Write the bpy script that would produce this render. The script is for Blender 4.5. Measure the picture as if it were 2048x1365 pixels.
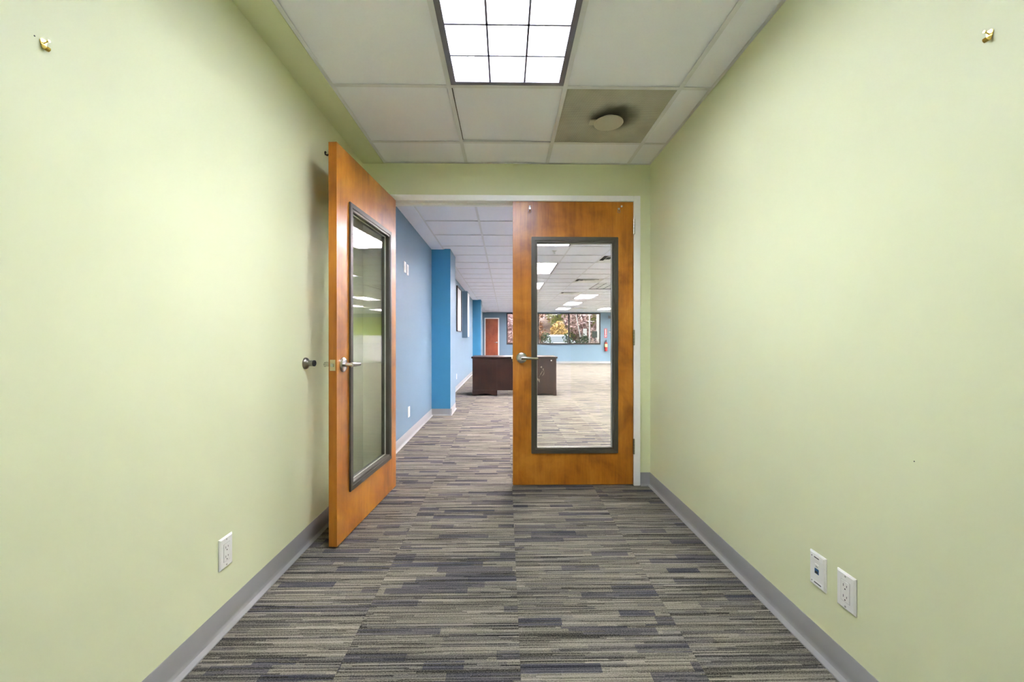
import bpy, bmesh, math, random
from mathutils import Vector, Matrix
random.seed(7)
scene = bpy.context.scene
for _o in list(bpy.data.objects): bpy.data.objects.remove(_o)
C = scene.collection

# ------------------------------------------------------------------ camera, sky, exposure
EYE = 1.10
cam_d = bpy.data.cameras.new('camera'); cam = bpy.data.objects.new('camera', cam_d); C.objects.link(cam)
cam_d.sensor_width = 36.0; cam_d.lens = 820.0 / 2048.0 * 36.0
cam_d.clip_start = 0.02; cam_d.clip_end = 300
cam.location = (0, 0, EYE)
cam.rotation_euler = (math.radians(90) + math.atan(-1.5 / 820), 0, -math.atan(13 / 820))
scene.camera = cam
w = bpy.data.worlds.new('sky'); scene.world = w; w.use_nodes = True
bg = w.node_tree.nodes['Background']; bg.inputs[0].default_value = (0.86, 0.92, 1.0, 1); bg.inputs[1].default_value = 3.0
sun_d = bpy.data.lights.new('sun', 'SUN'); sun = bpy.data.objects.new('sun', sun_d); C.objects.link(sun)
sun_d.energy = 2.5; sun_d.angle = math.radians(4); sun_d.color = (1.0, 0.93, 0.82)
sun.rotation_euler = (math.radians(48), 0, math.radians(-62))
scene.view_settings.view_transform = 'Standard'
try: scene.view_settings.look = 'None'
except Exception: pass
scene.view_settings.gamma = 1.0; scene.view_settings.use_curve_mapping = False
scene.view_settings.exposure = 0.88
try:
    scene.cycles.max_bounces = 12; scene.cycles.diffuse_bounces = 9; scene.cycles.adaptive_threshold = 0.02; scene.cycles.transparent_max_bounces = 12
    scene.cycles.sample_clamp_indirect = 60.0; scene.cycles.caustics_reflective = False; scene.cycles.caustics_refractive = False
    scene.cycles.use_denoising = True
except Exception: pass
TUBE_NEAR = 35.0; TUBE_FAR = 84.0

# ------------------------------------------------------------------ dimensions (metres; camera stands at x=0, y=0)
ZC = 2.431; G = 0.6096; GX = -0.905; GY = 2.763
XL, XR = -1.067, 1.096            # walls of the green room
YB, YD, YE = -0.65, 3.09, 3.21    # back of the green room, door wall faces
FXR, FY = 9.2, 19.5               # right wall and window wall of the blue office
FLX = -1.08
def S(r, g, b):                   # sRGB 0-255 -> linear
    f = lambda c: (c / 255 / 12.92) if c / 255 <= 0.04045 else ((c / 255 + 0.055) / 1.055) ** 2.4
    return (f(r), f(g), f(b), 1)

# ------------------------------------------------------------------ material helpers
class NT:
    def __init__(s, name):
        s.m = bpy.data.materials.new(name); s.m.use_nodes = True; s.t = s.m.node_tree
        s.b = s.t.nodes['Principled BSDF']
    def n(s, typ, **kw):
        nd = s.t.nodes.new(typ)
        for k, v in kw.items(): setattr(nd, k, v)
        return nd
    def put(s, sock, val):
        if isinstance(val, bpy.types.NodeSocket): s.t.links.new(val, sock)
        elif val is not None: sock.default_value = val
    def math(s, op, a, b=None, c=None):
        nd = s.n('ShaderNodeMath', operation=op)
        s.put(nd.inputs[0], a)
        if b is not None: s.put(nd.inputs[1], b)
        if c is not None: s.put(nd.inputs[2], c)
        return nd.outputs[0]
    def comb(s, x, y, z=0.0):
        nd = s.n('ShaderNodeCombineXYZ')
        for i, v in enumerate((x, y, z)): s.put(nd.inputs[i], v)
        return nd.outputs[0]
    def sep(s, v):
        nd = s.n('ShaderNodeSeparateXYZ'); s.put(nd.inputs[0], v); return nd.outputs
    def coord(s, what='Object'): return s.n('ShaderNodeTexCoord').outputs[what]
    def pos(s): return s.n('ShaderNodeNewGeometry').outputs['Position']
    def mapv(s, v, sc):
        nd = s.n('ShaderNodeMapping'); s.put(nd.inputs['Vector'], v); nd.inputs['Scale'].default_value = sc; return nd.outputs[0]
    def noise(s, v, scale, detail=2.0, rough=0.5, dist=0.0):
        nd = s.n('ShaderNodeTexNoise'); s.put(nd.inputs['Vector'], v)
        nd.inputs['Scale'].default_value = scale; nd.inputs['Detail'].default_value = detail
        nd.inputs['Roughness'].default_value = rough; nd.inputs['Distortion'].default_value = dist
        return nd.outputs['Fac']
    def white(s, v):
        nd = s.n('ShaderNodeTexWhiteNoise', noise_dimensions='3D'); s.put(nd.inputs['Vector'], v); return nd.outputs
    def ramp(s, f, stops):
        nd = s.n('ShaderNodeValToRGB'); s.put(nd.inputs[0], f); e = nd.color_ramp.elements
        while len(e) < len(stops): e.new(0.5)
        for i, (p, c) in enumerate(stops):
            e[i].position = p; e[i].color = c if len(c) == 4 else (*c, 1)
        return nd.outputs[0]
    def mix(s, f, a, b, mode='MIX'):
        nd = s.n('ShaderNodeMix', data_type='RGBA', blend_type=mode)
        s.put(nd.inputs[0], f); s.put(nd.inputs[6], a); s.put(nd.inputs[7], b); return nd.outputs[2]
    def step(s, v, lo, hi):
        nd = s.n('ShaderNodeMapRange', interpolation_type='SMOOTHSTEP'); s.put(nd.inputs[0], v)
        nd.inputs[1].default_value = lo; nd.inputs[2].default_value = hi; return nd.outputs[0]
    def bump(s, h, strength=0.2, dist=0.002):
        nd = s.n('ShaderNodeBump'); nd.inputs['Strength'].default_value = strength; nd.inputs['Distance'].default_value = dist
        s.put(nd.inputs['Height'], h); s.t.links.new(nd.outputs[0], s.b.inputs['Normal'])
    def base(s, c): s.put(s.b.inputs['Base Color'], c)
    def props(s, rough=0.5, metal=0.0, spec=0.5, coat=0.0, coat_rough=0.1):
        i = s.b.inputs
        i['Roughness'].default_value = rough; i['Metallic'].default_value = metal
        i['Specular IOR Level'].default_value = spec; i['Coat Weight'].default_value = coat; i['Coat Roughness'].default_value = coat_rough
        return s

def plain(name, col, rough=0.5, metal=0.0, spec=0.5, vary=0.06, scale=8.0, bump=0.0, bscale=200.0, coat=0.0):
    m = NT(name).props(rough, metal, spec, coat)
    v = m.coord(); f = m.noise(v, scale, 3)
    lo = tuple(c * (1 - vary) for c in col[:3]) + (1,); hi = tuple(min(1, c * (1 + vary)) for c in col[:3]) + (1,)
    m.base(m.ramp(f, [(0.3, lo), (0.7, hi)]))
    if bump: m.bump(m.noise(v, bscale, 2), bump, 0.002)
    return m.m
def emit(name, col, strength):
    m = NT(name).props(0.6); m.base(col)
    m.b.inputs['Emission Color'].default_value = col; m.b.inputs['Emission Strength'].default_value = strength
    # slight fall-off towards the tube ends keeps the material procedural
    return m.m
def glass(name, tint=(0.93, 0.97, 0.94, 1), refl=1.0):
    m = NT(name); t = m.t
    tr = m.n('ShaderNodeBsdfTransparent'); tr.inputs[0].default_value = tint
    gl = m.n('ShaderNodeBsdfGlossy'); gl.inputs['Roughness'].default_value = 0.0
    fr = m.n('ShaderNodeFresnel')     # thin sheet: the same reflectance whichever side the ray comes from
    bf = m.n('ShaderNodeNewGeometry').outputs['Backfacing']
    t.links.new(m.math('ADD', 1.5, m.math('MULTIPLY', bf, 1 / 1.5 - 1.5)), fr.inputs[0])
    f = m.math('MINIMUM', m.math('MULTIPLY', fr.outputs[0], refl), 1.0)
    mx = m.n('ShaderNodeMixShader'); t.links.new(f, mx.inputs[0]); t.links.new(tr.outputs[0], mx.inputs[1]); t.links.new(gl.outputs[0], mx.inputs[2])
    t.links.new(mx.outputs[0], t.nodes['Material Output'].inputs[0])
    return m.m
def wall_paint(name, col, rough=0.5, spec=0.35, bump=0.06):
    m = NT(name).props(rough, 0, spec); p = m.pos()
    f = m.noise(p, 1.3, 3); lo = tuple(c * 0.975 for c in col[:3]) + (1,); hi = tuple(min(1, c * 1.025) for c in col[:3]) + (1,)
    m.base(m.ramp(f, [(0.3, lo), (0.7, hi)])); m.bump(m.noise(p, 260, 2), bump, 0.0006); return m.m
def wood(name, dark, mid, light, rough=0.28, coat=0.35, grain='z', blotch=2.2):
    m = NT(name).props(rough, 0, 0.45, coat, 0.3)
    v = m.coord(); sc = {'z': (30, 30, 1.6), 'x': (1.6, 30, 30), 'y': (30, 1.6, 30)}[grain]
    g = m.noise(m.mapv(v, sc), 1.0, 4, 0.6, 0.6); b = m.noise(m.mapv(v, (1, 1, 0.8)), blotch, 4, 0.6, 0.4)
    fine = m.noise(m.mapv(v, tuple(s * 6 for s in sc)), 1.0, 2)
    f = m.math('ADD', m.math('MULTIPLY', g, 0.22), m.math('ADD', m.math('MULTIPLY', b, 0.68), m.math('MULTIPLY', fine, 0.1)))
    m.base(m.ramp(f, [(0.38, dark), (0.5, mid), (0.63, light)])); m.bump(fine, 0.05, 0.0005); return m.m

def carpet_material():
    m = NT('carpet').props(0.95, 0, 0.15)
    x, y, z = m.sep(m.pos())
    ix = m.math('FLOOR', m.math('DIVIDE', m.math('SUBTRACT', x, 0.05), G))
    iy = m.math('FLOOR', m.math('DIVIDE', m.math('SUBTRACT', y, 0.35), G))
    rnd = m.sep(m.white(m.comb(ix, iy, 3.3))[1])
    u = m.math('ADD', x, m.math('MULTIPLY', rnd[0], 40.0)); v = m.math('ADD', y, m.math('MULTIPLY', rnd[1], 40.0))
    wob = m.math('MULTIPLY', m.math('SUBTRACT', m.noise(m.comb(m.math('MULTIPLY', u, 14.0), m.math('MULTIPLY', v, 60.0)), 1.0, 2), 0.5), 0.004)
    vw = m.math('ADD', v, wob)
    def blocks(h, wd, seed):          # rows of height h cut into dashes of uneven length
        bv = m.math('FLOOR', m.math('DIVIDE', vw, h))
        sh = m.white(m.comb(bv, seed, 0.0))[0]
        ln = m.math('ADD', 0.55, m.white(m.comb(bv, seed, 5.0))[0])
        bu = m.math('FLOOR', m.math('ADD', m.math('DIVIDE', u, m.math('MULTIPLY', ln, wd)), m.math('MULTIPLY', sh, 9.0)))
        return m.white(m.comb(bu, bv, seed))[0]
    patch = blocks(0.042, 0.24, 1.7); rows = blocks(0.0062, 0.34, 4.1); thin = blocks(0.0034, 0.50, 8.3)
    drift = m.noise(m.comb(m.math('MULTIPLY', u, 2.0), m.math('MULTIPLY', v, 26.0), 7.0), 1.0, 2)
    loops = m.noise(m.comb(m.math('MULTIPLY', u, 190.0), m.math('MULTIPLY', v, 300.0)), 1.0, 2, 0.7)
    tone = m.math('ADD', m.math('MULTIPLY', rows, 0.36), m.math('ADD', m.math('MULTIPLY', thin, 0.30), m.math('MULTIPLY', drift, 0.50)))
    tone = m.math('ADD', tone, m.math('MULTIPLY', m.math('SUBTRACT', loops, 0.5), 1.0))
    pale = m.ramp(tone, [(0.26, S(34, 33, 31)), (0.46, S(92, 88, 79)), (0.64, S(124, 119, 107)), (0.88, S(158, 151, 138))])
    deep = m.ramp(tone, [(0.25, S(28, 29, 34)), (0.55, S(58, 58, 68)), (0.85, S(104, 100, 102))])
    navy = m.ramp(tone, [(0.25, S(24, 25, 33)), (0.55, S(46, 48, 63)), (0.85, S(84, 84, 95))])
    dash = blocks(0.017, 0.42, 12.9)
    pale = m.mix(m.math('MULTIPLY', m.step(dash, 0.70, 0.76), 0.38), pale, deep)
    dk = m.mix(m.step(patch, 0.925, 0.93), deep, navy)
    m.base(m.mix(m.math('MULTIPLY', m.math('MULTIPLY', m.step(patch, 0.80, 0.82), 0.8), m.step(rows, 0.05, 0.35)), pale, dk))
    m.bump(m.math('ADD', loops, m.math('MULTIPLY', rows, 0.4)), 0.6, 0.004)
    return m.m

def perforated_material():
    m = NT('perforated_metal').props(0.55, 0, 0.3)
    v = m.coord(); x, y, z = m.sep(v)
    px = m.math('SUBTRACT', m.math('FRACT', m.math('DIVIDE', x, 0.0066)), 0.5); py = m.math('SUBTRACT', m.math('FRACT', m.math('DIVIDE', y, 0.0066)), 0.5)
    d = m.math('SQRT', m.math('ADD', m.math('MULTIPLY', px, px), m.math('MULTIPLY', py, py)))
    hole = m.step(d, 0.38, 0.28)
    base = m.ramp(m.noise(v, 6, 3), [(0.3, S(196, 193, 177)), (0.7, S(216, 213, 196))])
    # darker area around the round plate, set slightly off centre
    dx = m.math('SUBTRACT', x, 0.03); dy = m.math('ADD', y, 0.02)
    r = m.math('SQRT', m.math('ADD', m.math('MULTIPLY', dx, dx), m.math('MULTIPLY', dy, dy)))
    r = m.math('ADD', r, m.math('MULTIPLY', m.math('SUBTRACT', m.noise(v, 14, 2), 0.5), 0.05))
    dark_area = m.math('MULTIPLY', m.step(r, 0.18, 0.08), 0.8)
    c = m.mix(m.math('MULTIPLY', hole, 0.75), base, S(76, 73, 62)); m.base(m.mix(dark_area, c, S(60, 56, 44)))
    m.bump(m.math('SUBTRACT', 1.0, hole), 0.6, 0.002); return m.m
def tile_material(name, col):
    m = NT(name).props(0.9, 0, 0.1); p = m.pos()
    f = m.noise(p, 2.0, 3); fis = m.noise(p, 190, 3, 0.7)
    c = m.ramp(f, [(0.3, tuple(q * 0.975 for q in col[:3])), (0.7, tuple(min(1, q * 1.02) for q in col[:3]))])
    m.base(m.mix(m.math('MULTIPLY', m.step(fis, 0.38, 0.27), 0.18), c, S(120, 118, 112))); m.bump(fis, 0.25, 0.0015); return m.m
def scuffed_wood(name):
    m = NT(name).props(0.35, 0, 0.4, 0.2)
    v = m.coord(); g = m.noise(m.mapv(v, (14, 14, 1.2)), 1, 4, 0.6, 0.5)
    c = m.ramp(g, [(0.3, S(42, 26, 17)), (0.7, S(64, 41, 29))])
    sc = m.noise(m.mapv(v, (9, 9, 3.5)), 1.0, 3, 0.55, 1.2)
    m.base(m.mix(m.math('MULTIPLY', m.step(sc, 0.67, 0.70), 0.7), c, S(190, 180, 165))); return m.m
def foliage(name, c1, c2, c3):
    m = NT(name).props(0.7, 0, 0.2); f = m.noise(m.pos(), 1.6, 3, 0.7); g = m.noise(m.pos(), 9.0, 2, 0.7)
    m.base(m.ramp(m.math('ADD', m.math('MULTIPLY', f, 0.5), m.math('MULTIPLY', g, 0.5)), [(0.36, c1), (0.5, c2), (0.64, c3)])); return m.m

M = {}
M['green'] = wall_paint('green_paint', S(221, 225, 186))
M['bounce_white'] = wall_paint('bounce_white_paint', S(243, 243, 246))
M['blue'] = wall_paint('sky_blue_paint', S(114, 140, 158), 0.5)
M['shaded_blue'] = wall_paint('strong_blue_paint', S(66, 142, 184), 0.5)  # deeper blue with the shade of the column fronts put into it
M['white'] = plain('white_enamel', S(244, 244, 240), 0.35, vary=0.015)
M['plastic'] = plain('white_plastic', S(232, 231, 226), 0.3, vary=0.01)
M['slot'] = plain('dark_slot', S(52, 50, 48), 0.7)
M['seam'] = plain('moulded_seam', S(168, 166, 160), 0.6)
M['bluejack'] = plain('blue_jack', S(28, 84, 140), 0.4)
M['ink'] = plain('grey_ink', S(96, 94, 96), 0.8)
M['paper'] = plain('paper', S(240, 240, 238), 0.8, vary=0.01)
M['base'] = plain('grey_rubber', S(150, 149, 148), 0.45, vary=0.02, scale=2)
M['tile'] = tile_material('ceiling_tile', S(245, 246, 255))
M['tee'] = plain('white_tee', S(226, 226, 230), 0.4, vary=0.01)
M['deck'] = plain('dark_deck', S(70, 68, 64), 0.9)
M['carpet'] = carpet_material()
M['slab'] = plain('concrete_slab', S(60, 58, 56), 0.95)
M['maple'] = wood('honey_maple_veneer', S(142, 80, 12), S(182, 111, 24), S(206, 137, 44), blotch=3.4)
M['maple_edge'] = wood('maple_edge', S(150, 84, 14), S(178, 106, 22), S(198, 126, 36), 0.4, 0.15)
M['mahogany'] = wood('dark_mahogany', S(30, 13, 8), S(44, 21, 13), S(58, 30, 19), 0.35, 0.3)
M['scuffed'] = scuffed_wood('scuffed_mahogany')
M['redwood'] = wood('red_brown_veneer', S(132, 62, 34), S(152, 76, 44), S(166, 90, 54))
M['bronze'] = plain('bronze_frame', S(84, 80, 70), 0.38, 0.25, vary=0.05)
M['bead'] = plain('pale_glazing_bead', S(214, 214, 204), 0.5)
M['steel'] = plain('satin_steel', S(196, 194, 188), 0.26, 1.0, vary=0.03)
M['nickel'] = plain('worn_nickel', S(132, 128, 118), 0.3, 1.0, vary=0.08)
M['brassplate'] = plain('satin_brass_plate', S(206, 192, 150), 0.35, 0.9)
M['brass'] = plain('brass', S(206, 178, 92), 0.22, 1.0, vary=0.08)
M['black'] = plain('black_metal', S(32, 30, 28), 0.4, 0.4)
M['rubber'] = plain('black_rubber', S(26, 25, 24), 0.75)
M['glass'] = glass('clear_glass', (0.95, 0.975, 0.95, 1), 1.1)
M['wglass'] = glass('window_glass', (0.95, 0.96, 0.96, 1))
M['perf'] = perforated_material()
M['plate'] = plain('painted_plate', S(196, 192, 172), 0.5, vary=0.03)
M['alu'] = plain('louvre_aluminium', S(128, 126, 138), 0.42, 0.2, vary=0.03)
M['reflector'] = plain('white_reflector', S(252, 252, 252), 0.35, vary=0.01)
M['socket'] = plain('lamp_socket', S(214, 214, 214), 0.5)
M['tube'] = emit('lit_tube', (0.86, 0.885, 1.0, 1), TUBE_NEAR)
M['tube_far'] = emit('lit_tube_cool', (1.0, 0.915, 0.94, 1), TUBE_FAR)
M['tube_off'] = plain('unlit_tube', S(226, 226, 224), 0.3)
M['darkwin'] = plain('dark_window_frame', S(58, 52, 50), 0.4, 0.3)
M['red'] = plain('red_enamel', S(190, 34, 30), 0.3)
M['redsign'] = plain('red_sign', S(206, 92, 100), 0.45)
M['label'] = plain('cream_label', S(222, 206, 150), 0.6)
M['grey'] = plain('grey_plastic', S(120, 126, 132), 0.5)
M['green2'] = wall_paint('olive_green_paint', S(150, 172, 70))

# ------------------------------------------------------------------ mesh helpers
class MB:
    def __init__(s): s.v = []; s.f = []
    def add(s, vs, fs):
        o = len(s.v); s.v += [tuple(p) for p in vs]; s.f += [tuple(i + o for i in q) for q in fs]; return s
    def box(s, x0, y0, z0, x1, y1, z1):
        if x0 > x1: x0, x1 = x1, x0
        if y0 > y1: y0, y1 = y1, y0
        if z0 > z1: z0, z1 = z1, z0
        return s.add([(x0, y0, z0), (x1, y0, z0), (x1, y1, z0), (x0, y1, z0), (x0, y0, z1), (x1, y0, z1), (x1, y1, z1), (x0, y1, z1)],
                     [(0, 3, 2, 1), (4, 5, 6, 7), (0, 1, 5, 4), (1, 2, 6, 5), (2, 3, 7, 6), (3, 0, 4, 7)])
    def cyl(s, p0, p1, r, n=16, r2=None, caps=True):
        return s.tube([p0, p1], [r, r if r2 is None else r2], n, caps)
    def tube(s, pts, r, n=10, caps=True):
        pts = [Vector(p) for p in pts]; k = len(pts)
        rr = r if isinstance(r, (list, tuple)) else [r] * k
        d0 = (pts[1] - pts[0]).normalized(); up = Vector((0, 0, 1)) if abs(d0.z) < 0.9 else Vector((1, 0, 0))
        a = d0.cross(up).normalized(); vs = []; fs = []
        for i, p in enumerate(pts):
            d = (pts[min(i + 1, k - 1)] - pts[max(i - 1, 0)]).normalized()
            a = (a - d * a.dot(d)).normalized(); b = d.cross(a)
            for j in range(n):
                t = 2 * math.pi * j / n; vs.append(p + (a * math.cos(t) + b * math.sin(t)) * rr[i])
        for i in range(k - 1):
            for j in range(n):
                q = (j + 1) % n; fs.append((i * n + j, i * n + q, (i + 1) * n + q, (i + 1) * n + j))
        if caps: fs.append(tuple(range(n - 1, -1, -1))); fs.append(tuple((k - 1) * n + j for j in range(n)))
        return s.add(vs, fs)
    def lathe(s, prof, n=24, axis='z', o=(0, 0, 0)):   # prof: (radius, height)
        vs = []; fs = []; k = len(prof)
        def P(r, t, h):
            a, b = r * math.cos(t), r * math.sin(t)
            p = {'z': (a, b, h), 'y': (a, h, -b) , 'x': (h, a, b)}[axis]
            return (p[0] + o[0], p[1] + o[1], p[2] + o[2])
        for r, h in prof:
            for j in range(n): vs.append(P(r, 2 * math.pi * j / n, h))
        for i in range(k - 1):
            for j in range(n):
                q = (j + 1) % n; fs.append((i * n + j, i * n + q, (i + 1) * n + q, (i + 1) * n + j))
        fs.append(tuple(range(n - 1, -1, -1))); fs.append(tuple((k - 1) * n + j for j in range(n)))
        return s.add(vs, fs)
    def prism(s, poly, axis, a, b):                    # poly in the plane across axis, from a to b along axis
        P = {'x': lambda u, w, t: (t, u, w), 'y': lambda u, w, t: (u, t, w), 'z': lambda u, w, t: (u, w, t)}[axis]
        n = len(poly); vs = [P(u, w, a) for u, w in poly] + [P(u, w, b) for u, w in poly]
        fs = [tuple(range(n - 1, -1, -1)), tuple(range(n, 2 * n))] + [(i, (i + 1) % n, n + (i + 1) % n, n + i) for i in range(n)]
        return s.add(vs, fs)
    def frame(s, x0, z0, x1, z1, wd, y0, y1):          # rectangular ring in the xz plane, mitred
        o = [(x0, z0), (x1, z0), (x1, z1), (x0, z1)]; i = [(x0 + wd, z0 + wd), (x1 - wd, z0 + wd), (x1 - wd, z1 - wd), (x0 + wd, z1 - wd)]
        vs = [(p[0], y0, p[1]) for p in o] + [(p[0], y0, p[1]) for p in i] + [(p[0], y1, p[1]) for p in o] + [(p[0], y1, p[1]) for p in i]; fs = []
        for k in range(4):
            q = (k + 1) % 4
            fs += [(k, q, 4 + q, 4 + k), (8 + k, 12 + k, 12 + q, 8 + q), (k, 8 + k, 8 + q, q), (4 + k, 4 + q, 12 + q, 12 + k)]
        return s.add(vs, fs)
    def mesh(s, name, mat, bevel=0.0, seg=2, smooth=True):
        me = bpy.data.meshes.new(name); me.from_pydata(s.v, [], s.f)
        bm = bmesh.new(); bm.from_mesh(me); bmesh.ops.recalc_face_normals(bm, faces=bm.faces)
        if bevel:
            ed = [e for e in bm.edges if len(e.link_faces) == 2 and e.calc_face_angle(0) > 0.5]
            bmesh.ops.bevel(bm, geom=ed, offset=bevel, segments=seg, affect='EDGES', clamp_overlap=True)
        bm.to_mesh(me); bm.free()
        if smooth: me.shade_smooth(); me.set_sharp_from_angle(angle=math.radians(38))
        me.materials.append(M[mat] if isinstance(mat, str) else mat); return me
    def build(s, name, mat, parent=None, bevel=0.0, loc=(0, 0, 0), seg=2, smooth=True, label=None):
        return link(name, s.mesh(name, mat, bevel, seg, smooth), parent, loc, label)
def link(name, me, parent=None, loc=(0, 0, 0), label=None):
    o = bpy.data.objects.new(name, me); C.objects.link(o); o.parent = parent; o.location = loc
    if label: o['label'] = label
    return o
def tag(o, label, cat, group=None, kind=None):
    o['label'] = label; o['category'] = cat
    if group: o['group'] = group
    if kind: o['kind'] = kind
    return o
def thing(name, loc, label, cat, rz=0.0, group=None, kind=None):
    o = bpy.data.objects.new(name, None); C.objects.link(o); o.empty_display_size = 0.05
    o.location = loc; o.rotation_euler = (0, 0, rz); return tag(o, label, cat, group, kind)
def kids(o): return [c for c in bpy.data.objects if c.parent == o]
def copy_tree(o, parent=None):
    c = o.copy(); C.objects.link(c); c.parent = parent
    for ch in kids(o): copy_tree(ch, c)
    return c
def struct(name, mb, mat, label, cat, bevel=0.0):
    return tag(mb.build(name, mat, None, bevel), label, cat, kind='structure')

# ================================================================== THE SETTING
# ---- floor and carpet tiles
fl = struct('floor', MB().box(-1.3, YB - 0.2, -0.12, FXR + 0.2, FY + 0.05, -0.006), 'slab', 'striped grey carpet tile floor of both rooms', 'floor')
CX0, CY0 = 0.05, 0.35
tm = MB().prism([(0.0002, 0.0002), (G - 0.0002, 0.0002), (G - 0.0002, G - 0.0002), (0.0002, G - 0.0002)], 'z', -0.006, 0.0).mesh('carpet_tile', 'carpet', 0.0007, 1)
rest = MB()
def carpet(ix, iy):
    x0, y0 = CX0 + ix * G, CY0 + iy * G; x1, y1 = x0 + G, y0 + G
    cx0, cx1 = max(x0, -1.2), min(x1, FXR)
    if cx1 - cx0 < 0.02: return
    vis = y1 > 0.5 and y0 < 11.0 and x0 < 0.36 * y0 + 1.2 and cx1 - cx0 > G - 1e-4
    if y1 < YE and x0 > XR: return
    if vis: link('carpet_tile', tm, fl, (x0, y0, 0))
    else: rest.box(cx0 + 0.0005, max(y0, YB) + 0.0005, -0.006, cx1 - 0.0005, min(y1, FY) - 0.0005, 0.0)
for iy in range(-4, 32):
    for ix in range(-3, 16):
        if CY0 + (iy + 1) * G > YB and CY0 + iy * G < FY: carpet(ix, iy)
r_ = rest.build('distant_carpet_tiles', 'carpet', fl); r_['kind'] = 'stuff'

# ---- walls
struct('wall_left', MB().box(XL - 0.12, YB, 0, XL, 3.15, 2.6), 'green', 'light green painted wall behind the open left door', 'wall')
wr = struct('wall_right', MB().box(XR, YB, 0, XR + 0.12, YD, 2.6), 'green', 'light green painted wall on the right with two white plates', 'wall')
struct('wall_rear', MB().box(XL - 0.12, YB - 0.12, 0, XR + 0.12, YB, 2.6), 'bounce_white', 'unseen wall behind the viewer, made white to bounce light', 'wall')  # unseen; set close and coloured white to bounce neutral light onto the ceiling
OX0, OX1, OZ = -0.915, 1.018, 2.19      # rough opening (outer edge of the metal frame)
struct('wall_door', MB().box(XL, YD, 0, OX0 + 0.01, 3.15, 2.6).box(OX1 - 0.01, YD, 0, XR + 0.12, 3.15, 2.6).box(OX0 + 0.01, YD, OZ - 0.01, OX1 - 0.01, 3.15, 2.6),
       'green', 'green end wall holding the double door', 'wall')
struct('wall_office_near', MB().box(FLX - 0.12, 3.15, 0, OX0 + 0.01, YE, 2.6).box(OX1 - 0.01, 3.15, 0, FXR + 0.1, YE, 2.6).box(OX0 + 0.01, 3.15, OZ - 0.01, OX1 - 0.01, YE, 2.6),
       'blue', 'blue office side of the double door wall', 'wall')
struct('wall_office_left', MB().box(FLX - 0.12, YE, 0, FLX, FY + 0.12, 2.6), 'blue', 'pale blue office wall running back on the left', 'wall')
struct('wall_office_right', MB().box(FXR, YE, 0, FXR + 0.12, FY + 0.12, 2.6), 'blue', 'pale blue office wall on the far right', 'wall')
WX0, WX1, WZ0, WZ1 = 0.05, 4.54, 0.915, 2.40
DX0, DX1, DZ = -1.0, -0.30, 2.17
struct('wall_window', MB().box(FLX, FY, 0, DX0, FY + 0.12, 2.6).box(DX0, FY, DZ, DX1, FY + 0.12, 2.6).box(DX1, FY, 0, WX0, FY + 0.12, 2.6)
       .box(WX0, FY, 0, WX1, FY + 0.12, WZ0).box(WX0, FY, WZ1, WX1, FY + 0.12, 2.6).box(WX1, FY, 0, FXR, FY + 0.12, 2.6),
       'blue', 'pale blue end wall under and beside the window', 'wall')
# columns on the office's left wall
CXR = -0.806
for cy, nm, lb in ((6.01, 'wall_column_1', 'blue column standing proud of the wall near the doorway'), (13.5, 'wall_column_2', 'blue column standing proud of the wall beyond the desk')):
    c = tag(MB().box(FLX - 0.02, cy, 0, CXR, cy + 0.6, 2.6).build(nm, 'blue', None), lb, 'column', kind='structure')
    c.data.materials.append(M['shaded_blue'])  # faces towards the door wall get their shade as a deeper blue
    for p in c.data.polygons:
        if p.normal.y < -0.9: p.material_index = 1
# nail holes and scuffs of the green walls
MB().cyl((0, 0, 0), (-0.0006, 0, 0), 0.0016, 10).build('nail_hole', 'slot', wr, loc=(XR, 1.0815, 0.775))
wl = bpy.data.objects['wall_left']
MB().cyl((0, 0, 0), (0.0006, 0, 0), 0.0016, 10).build('nail_hole', 'slot', wl, loc=(XL, 0.947, 1.79))

# ---- rubber cove base
def cove(name, p0, p1, inward, label, mat='base', h=0.098):
    # profile: u = out from wall, w = height
    prof = [(0, 0), (0.023, 0), (0.0225, 0.004), (0.007, 0.013), (0.0042, 0.020), (0.0035, 0.03), (0.0035, h - 0.003), (0.002, h), (0, h)]
    p0, p1, n = Vector(p0), Vector(p1), Vector(inward); vs = []
    for e in (p0, p1):
        for u, q in prof: vs.append((e.x + n.x * u, e.y + n.y * u, q + 0.0))
    k = len(prof); fs = [(i, (i + 1) % k, k + (i + 1) % k, k + i) for i in range(k)] + [tuple(range(k)), tuple(range(2 * k - 1, k - 1, -1))]
    return tag(MB().add(vs, fs).build(name, mat), label, 'baseboard', kind='structure')
cove('baseboard_left', (XL, YB, 0), (XL, YD, 0), (1, 0, 0), 'grey rubber cove base along the left green wall')
cove('baseboard_right', (XR, YB, 0), (XR, YD, 0), (-1, 0, 0), 'grey rubber cove base along the right green wall')
cove('baseboard_rear', (XL, YB, 0), (XR, YB, 0), (0, 1, 0), 'grey rubber cove base behind the viewer')
cove('baseboard_door_right', (OX1 + 0.001, YD, 0), (XR, YD, 0), (0, -1, 0), 'short grey cove base right of the door frame')
cove('baseboard_door_left', (XL, YD, 0), (OX0 - 0.001, YD, 0), (0, -1, 0), 'short grey cove base behind the open left door')
cove('baseboard_office_left_1', (FLX, YE, 0), (FLX, 6.01, 0), (1, 0, 0), 'grey cove base along the blue wall before the first column')
cove('baseboard_column_1', (FLX, 6.01, 0), (CXR + 0.019, 6.01, 0), (0, -1, 0), 'grey cove base across the front of the first blue column')
cove('baseboard_column_1_side', (CXR, 5.991, 0), (CXR, 6.61, 0), (1, 0, 0), 'grey cove base on the side of the first blue column')
cove('baseboard_office_left_2', (FLX, 6.61, 0), (FLX, 13.5, 0), (1, 0, 0), 'grey cove base along the blue wall between the columns')
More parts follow.
